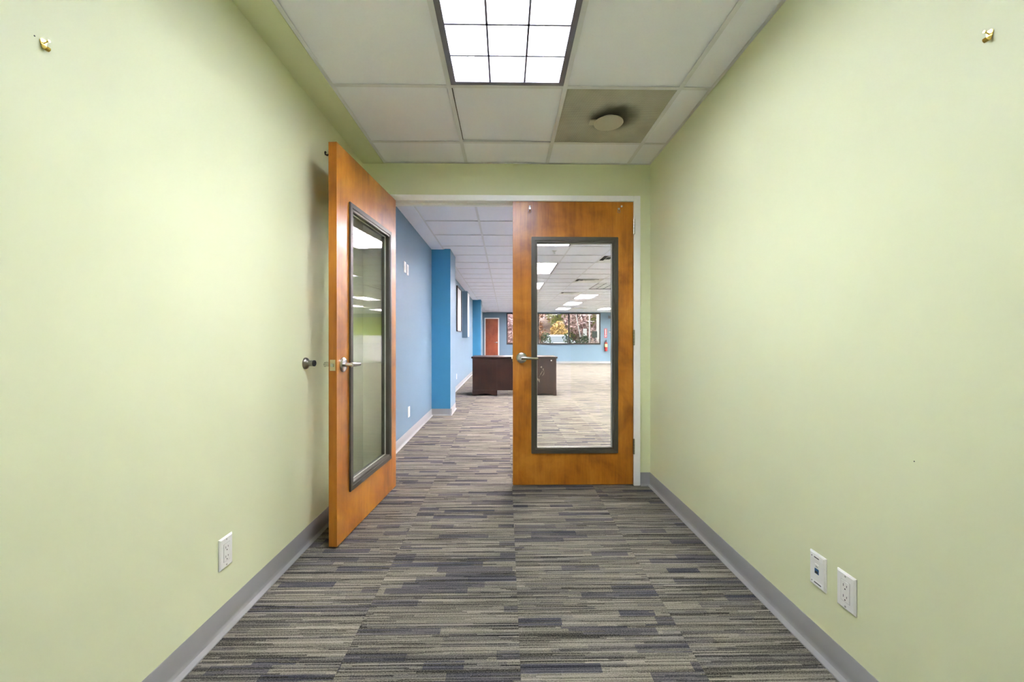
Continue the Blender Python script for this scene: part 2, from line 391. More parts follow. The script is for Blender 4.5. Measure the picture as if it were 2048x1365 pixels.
cove('baseboard_column_2', (FLX, 13.5, 0), (CXR + 0.019, 13.5, 0), (0, -1, 0), 'grey cove base across the front of the second blue column')
cove('baseboard_column_2_side', (CXR, 13.481, 0), (CXR, 14.1, 0), (1, 0, 0), 'grey cove base on the side of the second blue column')
cove('baseboard_office_left_3', (FLX, 14.1, 0), (FLX, FY, 0), (1, 0, 0), 'grey cove base along the blue wall beyond the second column')
cove('baseboard_window', (DX1 + 0.001, FY, 0), (FXR, FY, 0), (0, -1, 0), 'grey cove base along the wall under the window')
cove('baseboard_office_right', (FXR, YE, 0), (FXR, FY, 0), (-1, 0, 0), 'grey cove base along the far right office wall')
cove('baseboard_office_near', (OX1 + 0.001, YE, 0), (FXR, YE, 0), (0, 1, 0), 'grey cove base on the office side of the door wall')

# ---- ceiling: deck, green strip, tees and lay-in tiles
ceil = struct('ceiling', MB().box(-1.3, YB - 0.2, 2.60, FXR + 0.2, FY + 0.2, 2.7), 'deck', 'white suspended tile ceiling with square lay-in panels', 'ceiling')
struct('trim_1', MB().box(XL, YB, ZC - 0.006, GX - 0.008, YD, ZC + 0.1), 'green', 'green painted ceiling strip along the left wall', 'ceiling strip')
struct('trim_2', MB().box(FLX, YE, ZC - 0.004, GX - 0.008, FY, ZC + 0.1), 'tile', 'plain white ceiling strip along the blue wall', 'ceiling strip')
NX = int((FXR - GX) / G) + 1
def gx(i): return GX + i * G
def gy(k): return GY + k * G
near_light = (1, -3)                                     # column 1 (x -0.295), rows -3 and -2
lights = [(c, k) for c in (2, 5, 8, 11, 14) for k in (3, 7, 11, 15, 19, 23)]
vents = [(4, 6), (4, 10), (4, 14), (6, 23), (10, 9), (10, 17), (13, 13)]
grille = (2, -1)
taken = set()
for c, k in lights + [near_light]: taken |= {(c, k), (c, k + 1)}
taken |= set(vents) | {grille}
TW, TZ = 0.0119, ZC - 0.002
def tee_v(x, y0, y1, half=False):
    m = MB().box(x - (0 if half else TW), y0, TZ, x + TW, y1, TZ + 0.0015).box(x - 0.001, y0, TZ + 0.0015, x + 0.001, y1, TZ + 0.03)
    m.build('main_tee', 'tee', ceil)
for i in range(0, 4): tee_v(gx(i), YB, YD)
for i in range(0, NX): tee_v(gx(i), YE, FY)
def tee_h(k, xs, y):
    m = MB()
    for a, b, col in xs:
        if (col, k - 1) in taken and (col, k) in taken and ((col, k - 1) in lights + [near_light]): continue
        m.box(a + TW, y - TW, TZ + 0.0002, b - TW, y + TW, TZ + 0.0017).box(a + TW, y - 0.001, TZ + 0.0017, b - TW, y + 0.001, TZ + 0.03)
    if m.v: m.build('cross_tee', 'tee', ceil)
for k in range(-7, 1): tee_h(k, [(gx(i), min(gx(i + 1), XR + TW), i) for i in range(0, 4)], gy(k))
for k in range(1, 28): tee_h(k, [(gx(i), min(gx(i + 1), FXR + TW), i) for i in range(0, NX)], gy(k))
# wall angles
def angle_strip(x0, y0, x1, y1): MB().box(x0, y0, TZ, x1, y1, TZ + 0.0015).build('wall_angle', 'tee', ceil)
angle_strip(XR - 0.016, YB, XR, YD); angle_strip(GX + TW, YD - 0.016, XR - 0.016, YD)
angle_strip(GX + TW, FY - 0.02, FXR, FY); angle_strip(GX + TW, YE, FXR, YE + 0.02)
ctm = MB().box(0.003, 0.003, 0, G - 0.003, G - 0.003, 0.014).mesh('ceiling_tile', 'tile')
rest = MB()
def ctile(i, k, ylo, yhi, xhi):
    if (i, k) in taken: return
    x0, y0 = gx(i), gy(k); x1, y1 = min(x0 + G, xhi), min(y0 + G, yhi); y0c = max(y0, ylo)
    if x1 - x0 < 0.03 or y1 - y0c < 0.02: return
    full = (x1 - x0 > G - 1e-3) and (y1 - y0c > G - 1e-3)
    vis = y1 > 1.2 and y0 < 12.5 and x0 < 0.34 * y0 + 1.0
    z = ZC + 0.005
    if vis and full:
        o = link('ceiling_tile', ctm, ceil, (x0, y0, z))
        if (i, k) == (1, -1): o.location = (x0 + 0.010, y0 - 0.006, z + 0.010); o.rotation_euler = (0.002, math.radians(0.9), 0)
    elif vis: MB().box(0.003, 0.003, 0, x1 - x0 - 0.001, y1 - y0c - 0.001, 0.014).build('ceiling_tile', 'tile', ceil, loc=(x0, y0c, z))
    else: rest.box(x0 + 0.003, y0c + 0.003, z, x1 - 0.003, y1 - 0.003, z + 0.014)
for k in range(-8, 1):
    for i in range(0, 4): ctile(i, k, YB, YD, XR)
for k in range(0, 28):
    for i in range(0, NX): ctile(i, k, YE, FY, FXR)
r_ = rest.build('distant_ceiling_tiles', 'tile', ceil); r_['kind'] = 'stuff'

# ---- recessed louvred lights
def make_troffer(tubemat, hi):
    L, W_ = 2 * G, G
    t = thing('ceiling_light', (0, 0, 0), 'x', 'ceiling light')
    e = 0.0125; z0 = -0.001
    hx0, hx1, hy0, hy1 = e, W_ - e, e, L - e
    h = MB()   # housing: open box with a thick shell
    zt = 0.112
    for a in ((hx0, hy0, hx0 + 0.004, hy1), (hx1 - 0.004, hy0, hx1, hy1), (hx0 + 0.004, hy0, hx1 - 0.004, hy0 + 0.004), (hx0 + 0.004, hy1 - 0.004, hx1 - 0.004, hy1)):
        h.box(a[0], a[1], z0 + 0.004, a[2], a[3], zt)
    h.box(hx0, hy0, zt, hx1, hy1, zt + 0.004); h.build('housing', 'reflector', t)
    fr = MB(); q = 0.026
    for a in ((hx0, hy0, hx0 + q, hy1), (hx1 - q, hy0, hx1, hy1), (hx0 + q, hy0, hx1 - q, hy0 + q), (hx0 + q, hy1 - q, hx1 - q, hy1)):
        fr.box(a[0], a[1], z0, a[2], a[3], z0 + 0.012)
    fr.build('louvre_frame', 'alu', t, 0.001 if hi else 0)
    ix0, ix1, iy0, iy1 = hx0 + q, hx1 - q, hy0 + q, hy1 - q
    zb, zl = z0 + 0.003, z0 + 0.068
    def blade(name, x0, y0, x1, y1, top):
        o = MB().box(x0, y0, zb + 0.003, x1, y1, top).build(name, 'reflector', t)
        MB().box(x0 - 0.0036, y0 - 0.0036, zb - 0.001, x1 + 0.0036, y1 + 0.0036, zb + 0.003).build('blade_edge', 'alu', o)
    for i in (1, 2):
        x = ix0 + (ix1 - ix0) * i / 3; blade('louvre_blade', x - 0.0013, iy0, x + 0.0013, iy1, zl)
    for j in range(1, 6):
        y = iy0 + (iy1 - iy0) * j / 6; blade('louvre_blade', ix0, y - 0.0010, ix1, y + 0.0010, z0 + 0.030)
    for i in range(3):
        x = ix0 + (ix1 - ix0) * (i + 0.5) / 3
        MB().cyl((x, hy0 + 0.05, 0.074), (x, hy1 - 0.05, 0.074), 0.0145, 10).build('tube', tubemat, t)
        if hi:
            for y, d in ((hy0 + 0.004, 1), (hy1 - 0.004, -1)):
                MB().box(x - 0.03, y, 0.048, x + 0.03, y + d * 0.046, 0.10).build('lamp_socket', 'socket', t, 0.003)
    return t
tn = make_troffer('tube', True)
tn.location = (gx(1), gy(-3), ZC); tag(tn, 'lit recessed louvred ceiling light in the green room', 'ceiling light')
ordw = ['first', 'second', 'third', 'fourth', 'fifth', 'sixth']
colw = {2: 'in the row by the columns', 5: 'in the second row from the columns', 8: 'in the third row from the columns',
        11: 'in the fourth row from the columns', 14: 'in the row by the right wall'}
tf = make_troffer('tube_far', False); first = True
off_me = None
for c, k in lights:
    o = tf if first else copy_tree(tf); first = False
    o.location = (gx(c), gy(k), ZC)
    n = (k - 3) // 4
    if (c, k) == (5, 11):
        for ch in kids(o):
            if ch.name.startswith('tube'):
                ch.data = ch.data.copy(); ch.data.materials[0] = M['tube_off']
        tag(o, 'unlit louvred ceiling light in the office, its grid showing grey', 'ceiling light', 'recessed lights in the office ceiling')
    else:
        tag(o, 'lit office ceiling light, %s from the door wall %s' % (ordw[n], colw[c]), 'ceiling light', 'recessed lights in the office ceiling')

# ---- air grille with round plate
g_ = thing('return_air_grille', (gx(2) + G / 2, gy(-1) + G / 2, ZC), 'grey perforated air grille with sooty round plate in the ceiling', 'air grille')
a = G / 2 - 0.012
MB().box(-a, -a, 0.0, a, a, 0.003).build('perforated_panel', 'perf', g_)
MB().box(-a, -a, 0.003, a, a, 0.12).build('plenum_box', 'deck', g_)
MB().lathe([(0.074, -0.030), (0.084, -0.029), (0.087, -0.026), (0.086, -0.022), (0.06, -0.018), (0.055, -0.004), (0.05, 0.0)], 40).build('round_plate', 'plate', g_)
MB().box(-0.115, -0.028, -0.024, -0.06, 0.03, -0.016).build('plate_tab', 'plate', g_, 0.003)

# ---- supply diffusers in the office
def make_diffuser():
    t = thing('air_diffuser', (0, 0, 0), 'x', 'air vent'); c = G / 2
    MB().box(0.013, 0.013, 0.05, G - 0.013, G - 0.013, 0.056).build('backing', 'black', t)
    for r0, r1, z0, z1 in ((0.29, 0.245, 0.0, 0.03), (0.215, 0.165, -0.004, 0.032), (0.135, 0.085, -0.006, 0.032)):
        vs = []; fs = []
        for r, z in ((r0, z0), (r0, z0 - 0.002), (r1, z1 - 0.002), (r1, z1)):
            vs += [(c - r, c - r, z), (c + r, c - r, z), (c + r, c + r, z), (c - r, c + r, z)]
        for q in range(4):
            for i in range(4):
                p = (q + 1) % 4; fs.append((q * 4 + i, q * 4 + (i + 1) % 4, p * 4 + (i + 1) % 4, p * 4 + i))
        MB().add(vs, fs).build('vane_ring', 'white', t, smooth=False)
    MB().box(c - 0.055, c - 0.055, -0.006, c + 0.055, c + 0.055, 0.002).build('centre_plate', 'white', t)
    return t
df = make_diffuser()
vl = ['square ceiling air vent nearest the doorway, seen through the door glass', 'square ceiling air vent second from the doorway', 'square ceiling air vent third from the doorway',
      'square ceiling air vent nearest the window, between two lights', 'square ceiling air vent in the right half of the office near the doors',
      'square ceiling air vent in the right half of the office near the windows', 'square ceiling air vent nearest the far right office wall']
for i, (c, k) in enumerate(vents):
    o = df if i == 0 else copy_tree(df)
    o.location = (gx(c), gy(k), ZC); tag(o, vl[i], 'air vent', 'air vents in the office ceiling')
sd = thing('sprinkler_head', (0.727, 6.1, ZC), 'small white sprinkler head on the office ceiling by the first light', 'sprinkler')
MB().lathe([(0.035, 0.001), (0.035, -0.004), (0.018, -0.008), (0.012, -0.02)], 20).build('escutcheon', 'white', sd)
MB().cyl((0, 0, -0.02), (0, 0, -0.04), 0.006, 10).lathe([(0.02, -0.040), (0.02, -0.043)], 16).build('deflector', 'white', sd)

# ================================================================== DOUBLE DOOR
fr = thing('trim_3', (0, YD, 0), 'white metal frame around the double door', 'door frame', kind='structure')
FY0, FY1 = -0.014, YE - YD + 0.014
JW = 0.050
HX0, HX1, HZ = -0.865, 0.968, 2.147           # clear opening
def jamb(x_out, x_in, stop_dir):
    s = 1 if x_in > x_out else -1
    b = MB().box(x_out, FY0, 0.0, x_in, FY1, OZ)
    b.build('jamb', 'white', fr, 0.003)
jamb(OX0, HX0, 1); jamb(OX1, HX1, -1)
MB().box(HX0, FY0, HZ, HX1, FY1, OZ).build('head', 'white', fr, 0.003)
MB().box(HX0, 0.045, HZ - 0.016, HX1, 0.085, HZ).build('head_stop', 'white', fr, 0.002)
MB().box(HX0, 0.045, 0.0, HX0 + 0.016, 0.085, HZ - 0.016).build('jamb_stop', 'white', fr, 0.002)
MB().box(HX1 - 0.016, 0.045, 0.0, HX1, 0.085, HZ - 0.016).build('jamb_stop', 'white', fr, 0.002)

DW, DT, DZ0, DZ1 = 0.912, 0.044, 0.011, 2.144
VX0, VX1, VZ0, VZ1 = 0.117, 0.772, 0.248, 1.877     # glazed opening (outer edge of its frame), measured from the hinge side
def lever(parent, x, side, s, z=0.968):
    # side: -1 room side face (y=0), +1 other face (y=DT); s: direction of the hinge (sign along x)
    y = 0.0 if side < 0 else DT; d = side
    h = MB().lathe([(0.0, 0.0), (0.0405, 0.0), (0.0405, 0.006), (0.037, 0.010), (0.026, 0.0125), (0.016, 0.0135)], 36, 'y')
    vs = [(p[0], p[1] * d, p[2]) for p in h.v]; hb = MB(); hb.v = vs; hb.f = h.f
    o = hb.build('lever_handle', 'steel', parent, loc=(x, y, z))
    MB().cyl((0, 0.012 * d, 0), (0, 0.058 * d, 0), 0.0115, 18, 0.0105).build('spindle_neck', 'steel', o, 0.0)
    pts = [(0.004 * -s, 0.052 * d, 0.0), (0.012 * s, 0.055 * d, 0.001), (0.035 * s, 0.056 * d, 0.0), (0.07 * s, 0.054 * d, -0.002), (0.105 * s, 0.050 * d, -0.003), (0.122 * s, 0.046 * d, -0.003)]
    hs = [0.0135, 0.0135, 0.0120, 0.0105, 0.0095, 0.0090]; ts = [0.0095, 0.0095, 0.0085, 0.007, 0.006, 0.005]
    vs = []; fs = []; n = 12
    for (px, py, pz), hh, tt in zip(pts, hs, ts):
        for j in range(n):
            t = 2 * math.pi * j / n; vs.append((px, py + tt * math.cos(t), pz + hh * math.sin(t)))
    for i in range(len(pts) - 1):
        for j in range(n): fs.append((i * n + j, i * n + (j + 1) % n, (i + 1) * n + (j + 1) % n, (i + 1) * n + j))
    fs += [tuple(range(n)), tuple((len(pts) - 1) * n + j for j in range(n))]
    MB().add(vs, fs).build('lever', 'steel', o)
def make_door(name, s, label):
    t = thing(name, (0, 0, 0), label, 'door', kind='structure')
    X = lambda a: s * a
    m = MB()
    e = 0.0015
    c0 = 0.010
    m.box(X(0.002), 0, DZ0, X(VX0 + c0), DT, DZ1).box(X(VX1 - c0), 0, DZ0, X(DW - 0.0015), DT, DZ1)
    m.box(X(VX0 + c0), 0, DZ0, X(VX1 - c0), DT, VZ0 + c0).box(X(VX0 + c0), 0, VZ1 - c0, X(VX1 - c0), DT, DZ1)
    # one slab outline: ring built from eight corners so that the faces stay unbroken
    m = MB(); o = [(0.002, DZ0), (DW - 0.0015, DZ0), (DW - 0.0015, DZ1), (0.002, DZ1)]; i_ = [(VX0 + c0, VZ0 + c0), (VX1 - c0, VZ0 + c0), (VX1 - c0, VZ1 - c0), (VX0 + c0, VZ1 - c0)]
    vs = [(X(p[0]), y, p[1]) for y in (0, DT) for p in o + i_]; fs = []
    for k in range(4):
        q = (k + 1) % 4
        fs += [(k, q, 4 + q, 4 + k), (8 + k, 12 + k, 12 + q, 8 + q), (k, 8 + k, 8 + q, q), (4 + k, 4 + q, 12 + q, 12 + k)]
    leaf = m.add(vs, fs).build('door_leaf', 'maple', t)
    leaf.data.materials.append(M['maple_edge'])
    for p in leaf.data.polygons:
        if abs(p.normal.x) > 0.9: p.material_index = 1
    xa, xb = sorted((X(VX0), X(VX1)))
    for y0, y1 in ((-0.011, 0.0), (DT, DT + 0.011)):
        # bevelled bronze moulding: outer flat ring and a stepped inner ring
        f = MB().frame(xa, VZ0, xb, VZ1, 0.030, y0, y1).build('glazing_frame', 'bronze', t, 0.003, label='dark bronze metal frame around the glass')
        MB().frame(xa + 0.030, VZ0 + 0.030, xb - 0.030, VZ1 - 0.030, 0.013, y0 + 0.004 if y0 < 0 else 0.026, 0.018 if y0 < 0 else y1 - 0.004).build('glazing_stop', 'bronze', f, 0.002)
    MB().frame(xa + 0.0425, VZ0 + 0.0425, xb - 0.0425, VZ1 - 0.0425, 0.004, 0.0185, 0.0255).build('glazing_bead', 'bead', t, label='pale thin bead at the edge of the glass')
    MB().box(xa + 0.030, 0.0195, VZ0 + 0.030, xb - 0.030, 0.0245, VZ1 - 0.030).build('glass_pane', 'glass', t, smooth=False)
    lever(t, X(DW - 0.067), -1, -s); lever(t, X(DW - 0.067), 1, -s)
    lp = MB().box(X(DW - 0.0015), DT / 2 - 0.0142, 0.968 - 0.029, X(DW + 0.0005), DT / 2 + 0.0142, 0.968 + 0.029).build('latch_plate', 'brassplate', t)
    MB().prism([(DT / 2 - 0.008, 0.959), (DT / 2 + 0.008, 0.959), (DT / 2 + 0.008, 0.977), (DT / 2 - 0.008, 0.977)], 'x', X(DW), X(DW + 0.009)).build('latch_bolt', 'steel', lp, 0.002)
    for zc in (0.30, 1.12, 1.955):
        hg = MB().cyl((0, -0.009, zc - 0.057), (0, -0.009, zc + 0.057), 0.0078, 14).build('hinge', 'steel', t, label='worn metal butt hinge')
        for q in (-0.034, -0.011, 0.011, 0.034): MB().lathe([(0.0082, zc + q - 0.0006), (0.0082, zc + q + 0.0006)], 14, 'z', (0, -0.009, 0)).build('knuckle_gap', 'slot', hg)
    return t
def small_hanger(parent, x, z, bx, bz, mat='steel'):
    h = MB().lathe([(0.0, 0.0), (0.009, 0.0), (0.008, -0.004), (0.004, -0.006)], 18, 'y').build('door_hook', mat, parent, loc=(x + bx, 0, z + bz))
    pts = [(-bx - 0.006, -0.004, -bz + 0.010), (-bx + 0.006, -0.004, -bz + 0.010), (-bx + 0.009, -0.008, -bz - 0.016), (-bx, -0.014, -bz - 0.022), (-bx - 0.009, -0.008, -bz - 0.016), (-bx - 0.006, -0.004, -bz + 0.010)]
    MB().tube(pts, 0.0024, 8).build('wire_loop', mat, h)
    MB().box(-bx - 0.008, -0.004, -bz + 0.006, -bx + 0.008, 0.0, -bz + 0.020).build('hook_plate', mat, h, 0.001)
dr = make_door('door_1', -1, 'closed honey maple door with a tall glass pane, right leaf of the pair')
dr.location = (HX1 - 0.002, YD - 0.008, 0)
small_hanger(dr, -0.783, 2.078, 0.0, 0.027); small_hanger(dr, -0.112, 2.078, 0.022, 0.032)
dl = make_door('door_2', 1, 'open maple door with glass pane swung against the left wall')
dl.location = (HX0 + 0.002, YD - 0.008, 0); dl.rotation_euler = (0, 0, math.radians(-94.3))
jh = MB().tube([(0.868, 0.0, 2.105), (0.868, -0.018, 2.098), (0.868, -0.030, 2.094), (0.868, -0.039, 2.099), (0.868, -0.041, 2.109), (0.868, -0.036, 2.114)], [0.006, 0.0045, 0.0045, 0.0045, 0.0045, 0.006], 10).build('coat_hook', 'black', dl, label='small black coat hook')
MB().box(0.858, -0.004, 2.088, 0.878, 0.0, 2.122).build('hook_plate', 'black', jh, 0.001)
small_hanger(dl, 0.112, 2.078, -0.022, 0.032)

# ---- door stop on the left wall
ds = thing('door_stop', (XL, 2.20, 0.977), 'round metal door stop on the green wall beside the open door', 'door stop')
MB().lathe([(0.031, 0.0), (0.031, 0.006), (0.028, 0.012), (0.018, 0.018), (0.0155, 0.022), (0.0155, 0.045)], 32, 'x').build('dome', 'nickel', ds)
MB().lathe([(0.0165, 0.0445), (0.0165, 0.052), (0.013, 0.054), (0.012, 0.048)], 24, 'x').build('bumper', 'rubber', ds)

# ---- wall plates of the green room (local: plate face looks along +x, width along y)
def plate(name, loc, flip, label, kind='power'):
    t = thing(name, loc, label, {'power': 'outlet', 'data': 'data jack', 'switch': 'switch', 'blank': 'outlet'}[kind], math.pi if flip else 0.0)
    w2, h2 = 0.036, 0.0585
    o = [(-w2, -h2), (w2, -h2), (w2, h2), (-w2, h2)]; i_ = [(-w2 + 0.005, -h2 + 0.005), (w2 - 0.005, -h2 + 0.005), (w2 - 0.005, h2 - 0.005), (-w2 + 0.005, h2 - 0.005)]
    vs = [(0, *p) for p in o] + [(0.004, *p) for p in o] + [(0.0075, *p) for p in i_]
    fs = [(0, 3, 2, 1), (8, 9, 10, 11)] + [(k, (k + 1) % 4, 4 + (k + 1) % 4, 4 + k) for k in range(4)] + [(4 + k, 4 + (k + 1) % 4, 8 + (k + 1) % 4, 8 + k) for k in range(4)]
    MB().add(vs, fs).build('cover_plate', 'plastic', t, smooth=False)
    z1 = 0.0075
    if kind == 'power':
        for zz in (0.048, -0.048):
            sc = MB().lathe([(0.003, z1 - 0.001), (0.003, z1 + 0.0008)], 12, 'x', (0, 0, zz)).build('screw', 'seam', t)
        # moulded recess line around the receptacle insert
        ring = MB()
        for (y0, za, y1, zb) in ((-0.0175, -0.034, -0.0165, 0.034), (0.0165, -0.034, 0.0175, 0.034), (-0.0165, -0.034, 0.0165, -0.033), (-0.0165, 0.033, 0.0165, 0.034)):
            ring.box(z1 - 0.001, y0, za, z1 + 0.0002, y1, zb)
        ring.build('insert_seam', 'seam', t)
        rc = MB().box(z1 - 0.001, -0.0163, -0.0328, z1 + 0.0012, 0.0163, 0.0328).build('receptacle', 'plastic', t, 0.0006)
        zf = z1 + 0.0012
        for zo in (0.016, -0.019):
            for y0, hh in ((-0.0075, 0.0042), (0.0055, 0.0034)):
                MB().box(zf - 0.001, y0, zo - hh + 0.003, zf + 0.0002, y0 + 0.002, zo + hh + 0.003).build('slot', 'slot', rc)
            MB().lathe([(0.0024, zf - 0.001), (0.0024, zf + 0.0002)], 10, 'x', (0, 0, zo - 0.008)).build('ground_hole', 'slot', rc)
    elif kind == 'data':
        MB().box(z1 - 0.001, -0.026, 0.037, z1 + 0.0006, 0.026, 0.050).build('label_window', 'paper', t)
        MB().box(z1 - 0.001, -0.026, -0.050, z1 + 0.0006, 0.026, -0.037).build('label_window', 'paper', t)
        for q, (ya, yb) in enumerate(((-0.024, -0.021), (-0.012, 0.010))):
            MB().box(z1, ya, 0.0415, z1 + 0.0009, yb, 0.0455).build('print_mark', 'slot' if q == 0 else 'ink', t)
            MB().box(z1, ya, -0.0465, z1 + 0.0009, yb + 0.010 * q, -0.0425).build('print_mark', 'ink', t)
        MB().box(z1 - 0.001, -0.009, 0.010, z1 + 0.0012, 0.009, 0.022).build('blank_port', 'plastic', t, 0.0005)
        MB().box(z1, -0.005, 0.0125, z1 + 0.0014, 0.005, 0.0145).build('port_latch', 'ink', t)
        j = MB().box(z1 - 0.001, -0.009, -0.012, z1 + 0.0016, 0.009, 0.006).build('jack', 'bluejack', t, 0.0005)
        MB().box(z1 + 0.001, -0.006, -0.010, z1 + 0.0018, 0.006, -0.002).build('jack_opening', 'slot', j)
    elif kind == 'switch':
        MB().box(z1 - 0.001, -0.016, -0.033, z1 + 0.003, 0.016, 0.033).build('rocker', 'plastic', t, 0.001)
    return t
plate('wall_outlet', (XL, 1.574, 0.296), False, 'white double outlet low on the left green wall')
plate('data_plate', (XR, 1.415, 0.294), True, 'white wall plate with a blue data jack on the right wall', 'data')
plate('wall_outlet', (XR, 1.295, 0.294), True, 'white double outlet low on the right green wall beside the data jack')
plate('wall_outlet', (FLX, 4.59, 0.30), False, 'white outlet low on the blue wall before the first column')
plate('wall_outlet', (FLX, 9.05, 0.30), False, 'outlet low on the blue wall beyond the first column', 'power')
s1 = plate('wall_switch', (FLX, 4.41, 1.885), False, 'white wall plate high on the blue wall, nearer the doorway', 'switch')
s2 = plate('wall_switch', (FLX, 4.53, 1.875), False, 'white wall plate high on the blue wall, nearer the column', 'switch')

# ---- brass picture hooks
def picture_hook(loc, flip, label):
    t = thing('picture_hook', loc, label, 'hook', math.pi if flip else 0.0)
    MB().prism([(-0.0055, -0.004), (0.0055, -0.004), (0.0075, 0.007), (0.004, 0.0125), (-0.004, 0.0125), (-0.0075, 0.007)], 'x', 0.0, 0.0022).build('back_plate', 'brass', t, 0.0006)
    vs = []; fs = []   # strap curving out and up at the bottom
    path = [(0.0015, -0.002), (0.002, -0.009), (0.0045, -0.0135), (0.0085, -0.0145), (0.012, -0.0125), (0.0135, -0.0085)]
    for (px, pz), hw in zip(path, (0.0055, 0.005, 0.005, 0.005, 0.0045, 0.0035)):
        vs += [(px, -hw, pz), (px, hw, pz), (px + 0.0012, hw, pz + 0.0012), (px + 0.0012, -hw, pz + 0.0012)]
    for i in range(len(path) - 1):
        for j in range(4): fs.append((i * 4 + j, i * 4 + (j + 1) % 4, (i + 1) * 4 + (j + 1) % 4, (i + 1) * 4 + j))
    fs += [(0, 1, 2, 3), tuple(4 * (len(path) - 1) + j for j in range(4))]
    MB().add(vs, fs).build('hook_strap', 'brass', t)
    MB().cyl((0.0, 0, 0.001), (0.014, 0, 0.008), 0.0012, 8).lathe([(0.003, 0.0125), (0.003, 0.0145)], 12, 'x', (0, 0, 0.0078)).build('nail', 'brass', t)
picture_hook((XL, 0.964, 1.783), False, 'small brass picture hook high on the left green wall')
picture_hook((XR, 0.911, 1.79), True, 'small brass picture hook high on the right green wall')

# ================================================================== THE OFFICE
# ---- desk
DK = (0.178, 8.13, 0)
dk = thing('desk', DK, 'dark mahogany double pedestal desk standing on the office carpet', 'desk')
hw, dp, th = 0.832, 0.76, 0.773
MB().prism([(-0.03, th - 0.012), (-0.022, th - 0.026), (-0.008, th - 0.036), (dp + 0.008, th - 0.036), (dp + 0.022, th - 0.026), (dp + 0.03, th - 0.012), (dp + 0.03, th), (-0.03, th)], 'x', -hw - 0.022, hw + 0.022).build('desk_top', 'mahogany', dk, 0.003)
def pedestal(x0, x1, mat):
    b = MB().box(x0, 0.0, 0.10, x1, dp, th - 0.036).build('pedestal', mat, dk, 0.003)
    MB().box(x0 + 0.02, -0.004, 0.12, x1 - 0.02, 0.001, th - 0.06).build('panel_face', mat, b, 0.0015)
    MB().box(x0 - 0.004, -0.005, 0.10, x1 + 0.004, 0.002, 0.112).build('base_moulding', mat, b, 0.0015)
    n = 12; xa, xb = x0 + 0.05, x1 - 0.05
    poly = [(x0 - 0.004, 0.0), (xa, 0.0)] + [(xa + (xb - xa) * i / n, 0.004 + 0.042 * math.sin(math.pi * i / n)) for i in range(1, n)] + [(xb, 0.0), (x1 + 0.004, 0.0), (x1 + 0.004, 0.10), (x0 - 0.004, 0.10)]
    MB().prism(poly, 'y', -0.004, 0.018).build('arched_plinth', mat, b)
    MB().prism(poly, 'y', dp - 0.018, dp + 0.004).build('arched_plinth', mat, b)
    for xs in (x0 - 0.003, x1 - 0.016): MB().box(xs, 0.018, 0.0, xs + 0.019, dp - 0.018, 0.10).build('side_plinth', mat, b)
    for zc in (0.62, 0.45, 0.24):   # drawers on the sitter's side
        d = MB().box(x0 + 0.03, dp, zc - 0.075, x1 - 0.03, dp + 0.016, zc + 0.075).build('drawer', 'mahogany', dk, 0.003)
        MB().tube([((x0 + x1) / 2 - 0.05, dp + 0.014, zc), ((x0 + x1) / 2 - 0.045, dp + 0.04, zc), ((x0 + x1) / 2 + 0.045, dp + 0.04, zc), ((x0 + x1) / 2 + 0.05, dp + 0.014, zc)], 0.005, 8).build('pull', 'nickel', d)
    return b
pedestal(-hw, -hw + 0.486, 'mahogany')
pr = pedestal(hw - 0.486, hw, 'scuffed'); pr['label'] = 'scuffed pedestal seen through the door glass'
MB().box(-hw + 0.486, 0.012, 0.105, hw - 0.486, 0.032, th - 0.036).build('modesty_panel', 'mahogany', dk)
MB().lathe([(0.014, 0.0), (0.014, -0.003)], 18, 'y', (hw - 0.10, -0.004, th - 0.075)).build('sticker', 'paper', dk)
pp = tag(MB().prism([(0, 0), (0.30, 0.02), (0.29, 0.24), (-0.01, 0.22)], 'z', 0, 0.004).build('paper_sheets', 'paper', loc=(0.0, 8.25, th)), 'white papers lying on the dark desk top', 'paper')

# ---- framed white panel and blue box panel on the left wall
wb = thing('framed_panel', (FLX, 9.45, 1.80), 'white panel in a dark frame on the blue wall beyond the first column', 'framed panel')
MB().box(0, -0.40, -0.48, 0.012, 0.40, 0.48).build('panel', 'paper', wb)
fm = MB()
for a in ((-0.425, -0.505, -0.40, 0.505), (0.40, -0.505, 0.425, 0.505), (-0.40, -0.505, 0.40, -0.48), (-0.40, 0.48, 0.40, 0.505)): fm.box(0, a[0], a[1], 0.028, a[2], a[3])
fm.build('frame', 'bronze', wb, 0.002)
bp = thing('wall_box', (FLX, 10.2, 1.74), 'tall blue box panel mounted high on the wall beyond the white panel', 'wall box')
MB().box(0, 0, -0.58, 0.135, 0.45, 0.58).build('box_body', 'blue', bp, 0.004)
MB().box(0.135, 0.03, -0.55, 0.141, 0.42, 0.55).build('box_door', 'white', bp, 0.002)

# ---- far door
ft = thing('trim_4', (0, FY, 0), 'white frame of the red brown door in the far wall', 'door frame', kind='structure')
for xa, xb in ((DX0, DX0 + 0.05), (DX1 - 0.05, DX1)): MB().box(xa, -0.014, 0, xb, 0.12, DZ).build('jamb', 'white', ft, 0.003)
MB().box(DX0 + 0.05, -0.014, DZ - 0.05, DX1 - 0.05, 0.12, DZ).build('head', 'white', ft, 0.003)
fd = thing('door_3', (0, FY + 0.004, 0), 'red brown wooden door in the far blue wall beside the window', 'door', kind='structure')
MB().box(DX0 + 0.052, 0, 0.012, DX1 - 0.052, 0.044, DZ - 0.053).build('door_leaf', 'redwood', fd, 0.002)
lever(fd, DX1 - 0.115, -1, -1, 0.99)
for zc in (0.3, 1.1, 1.9): MB().cyl((DX0 + 0.052, -0.006, zc - 0.055), (DX0 + 0.052, -0.006, zc + 0.055), 0.007, 10).build('hinge', 'nickel', fd)

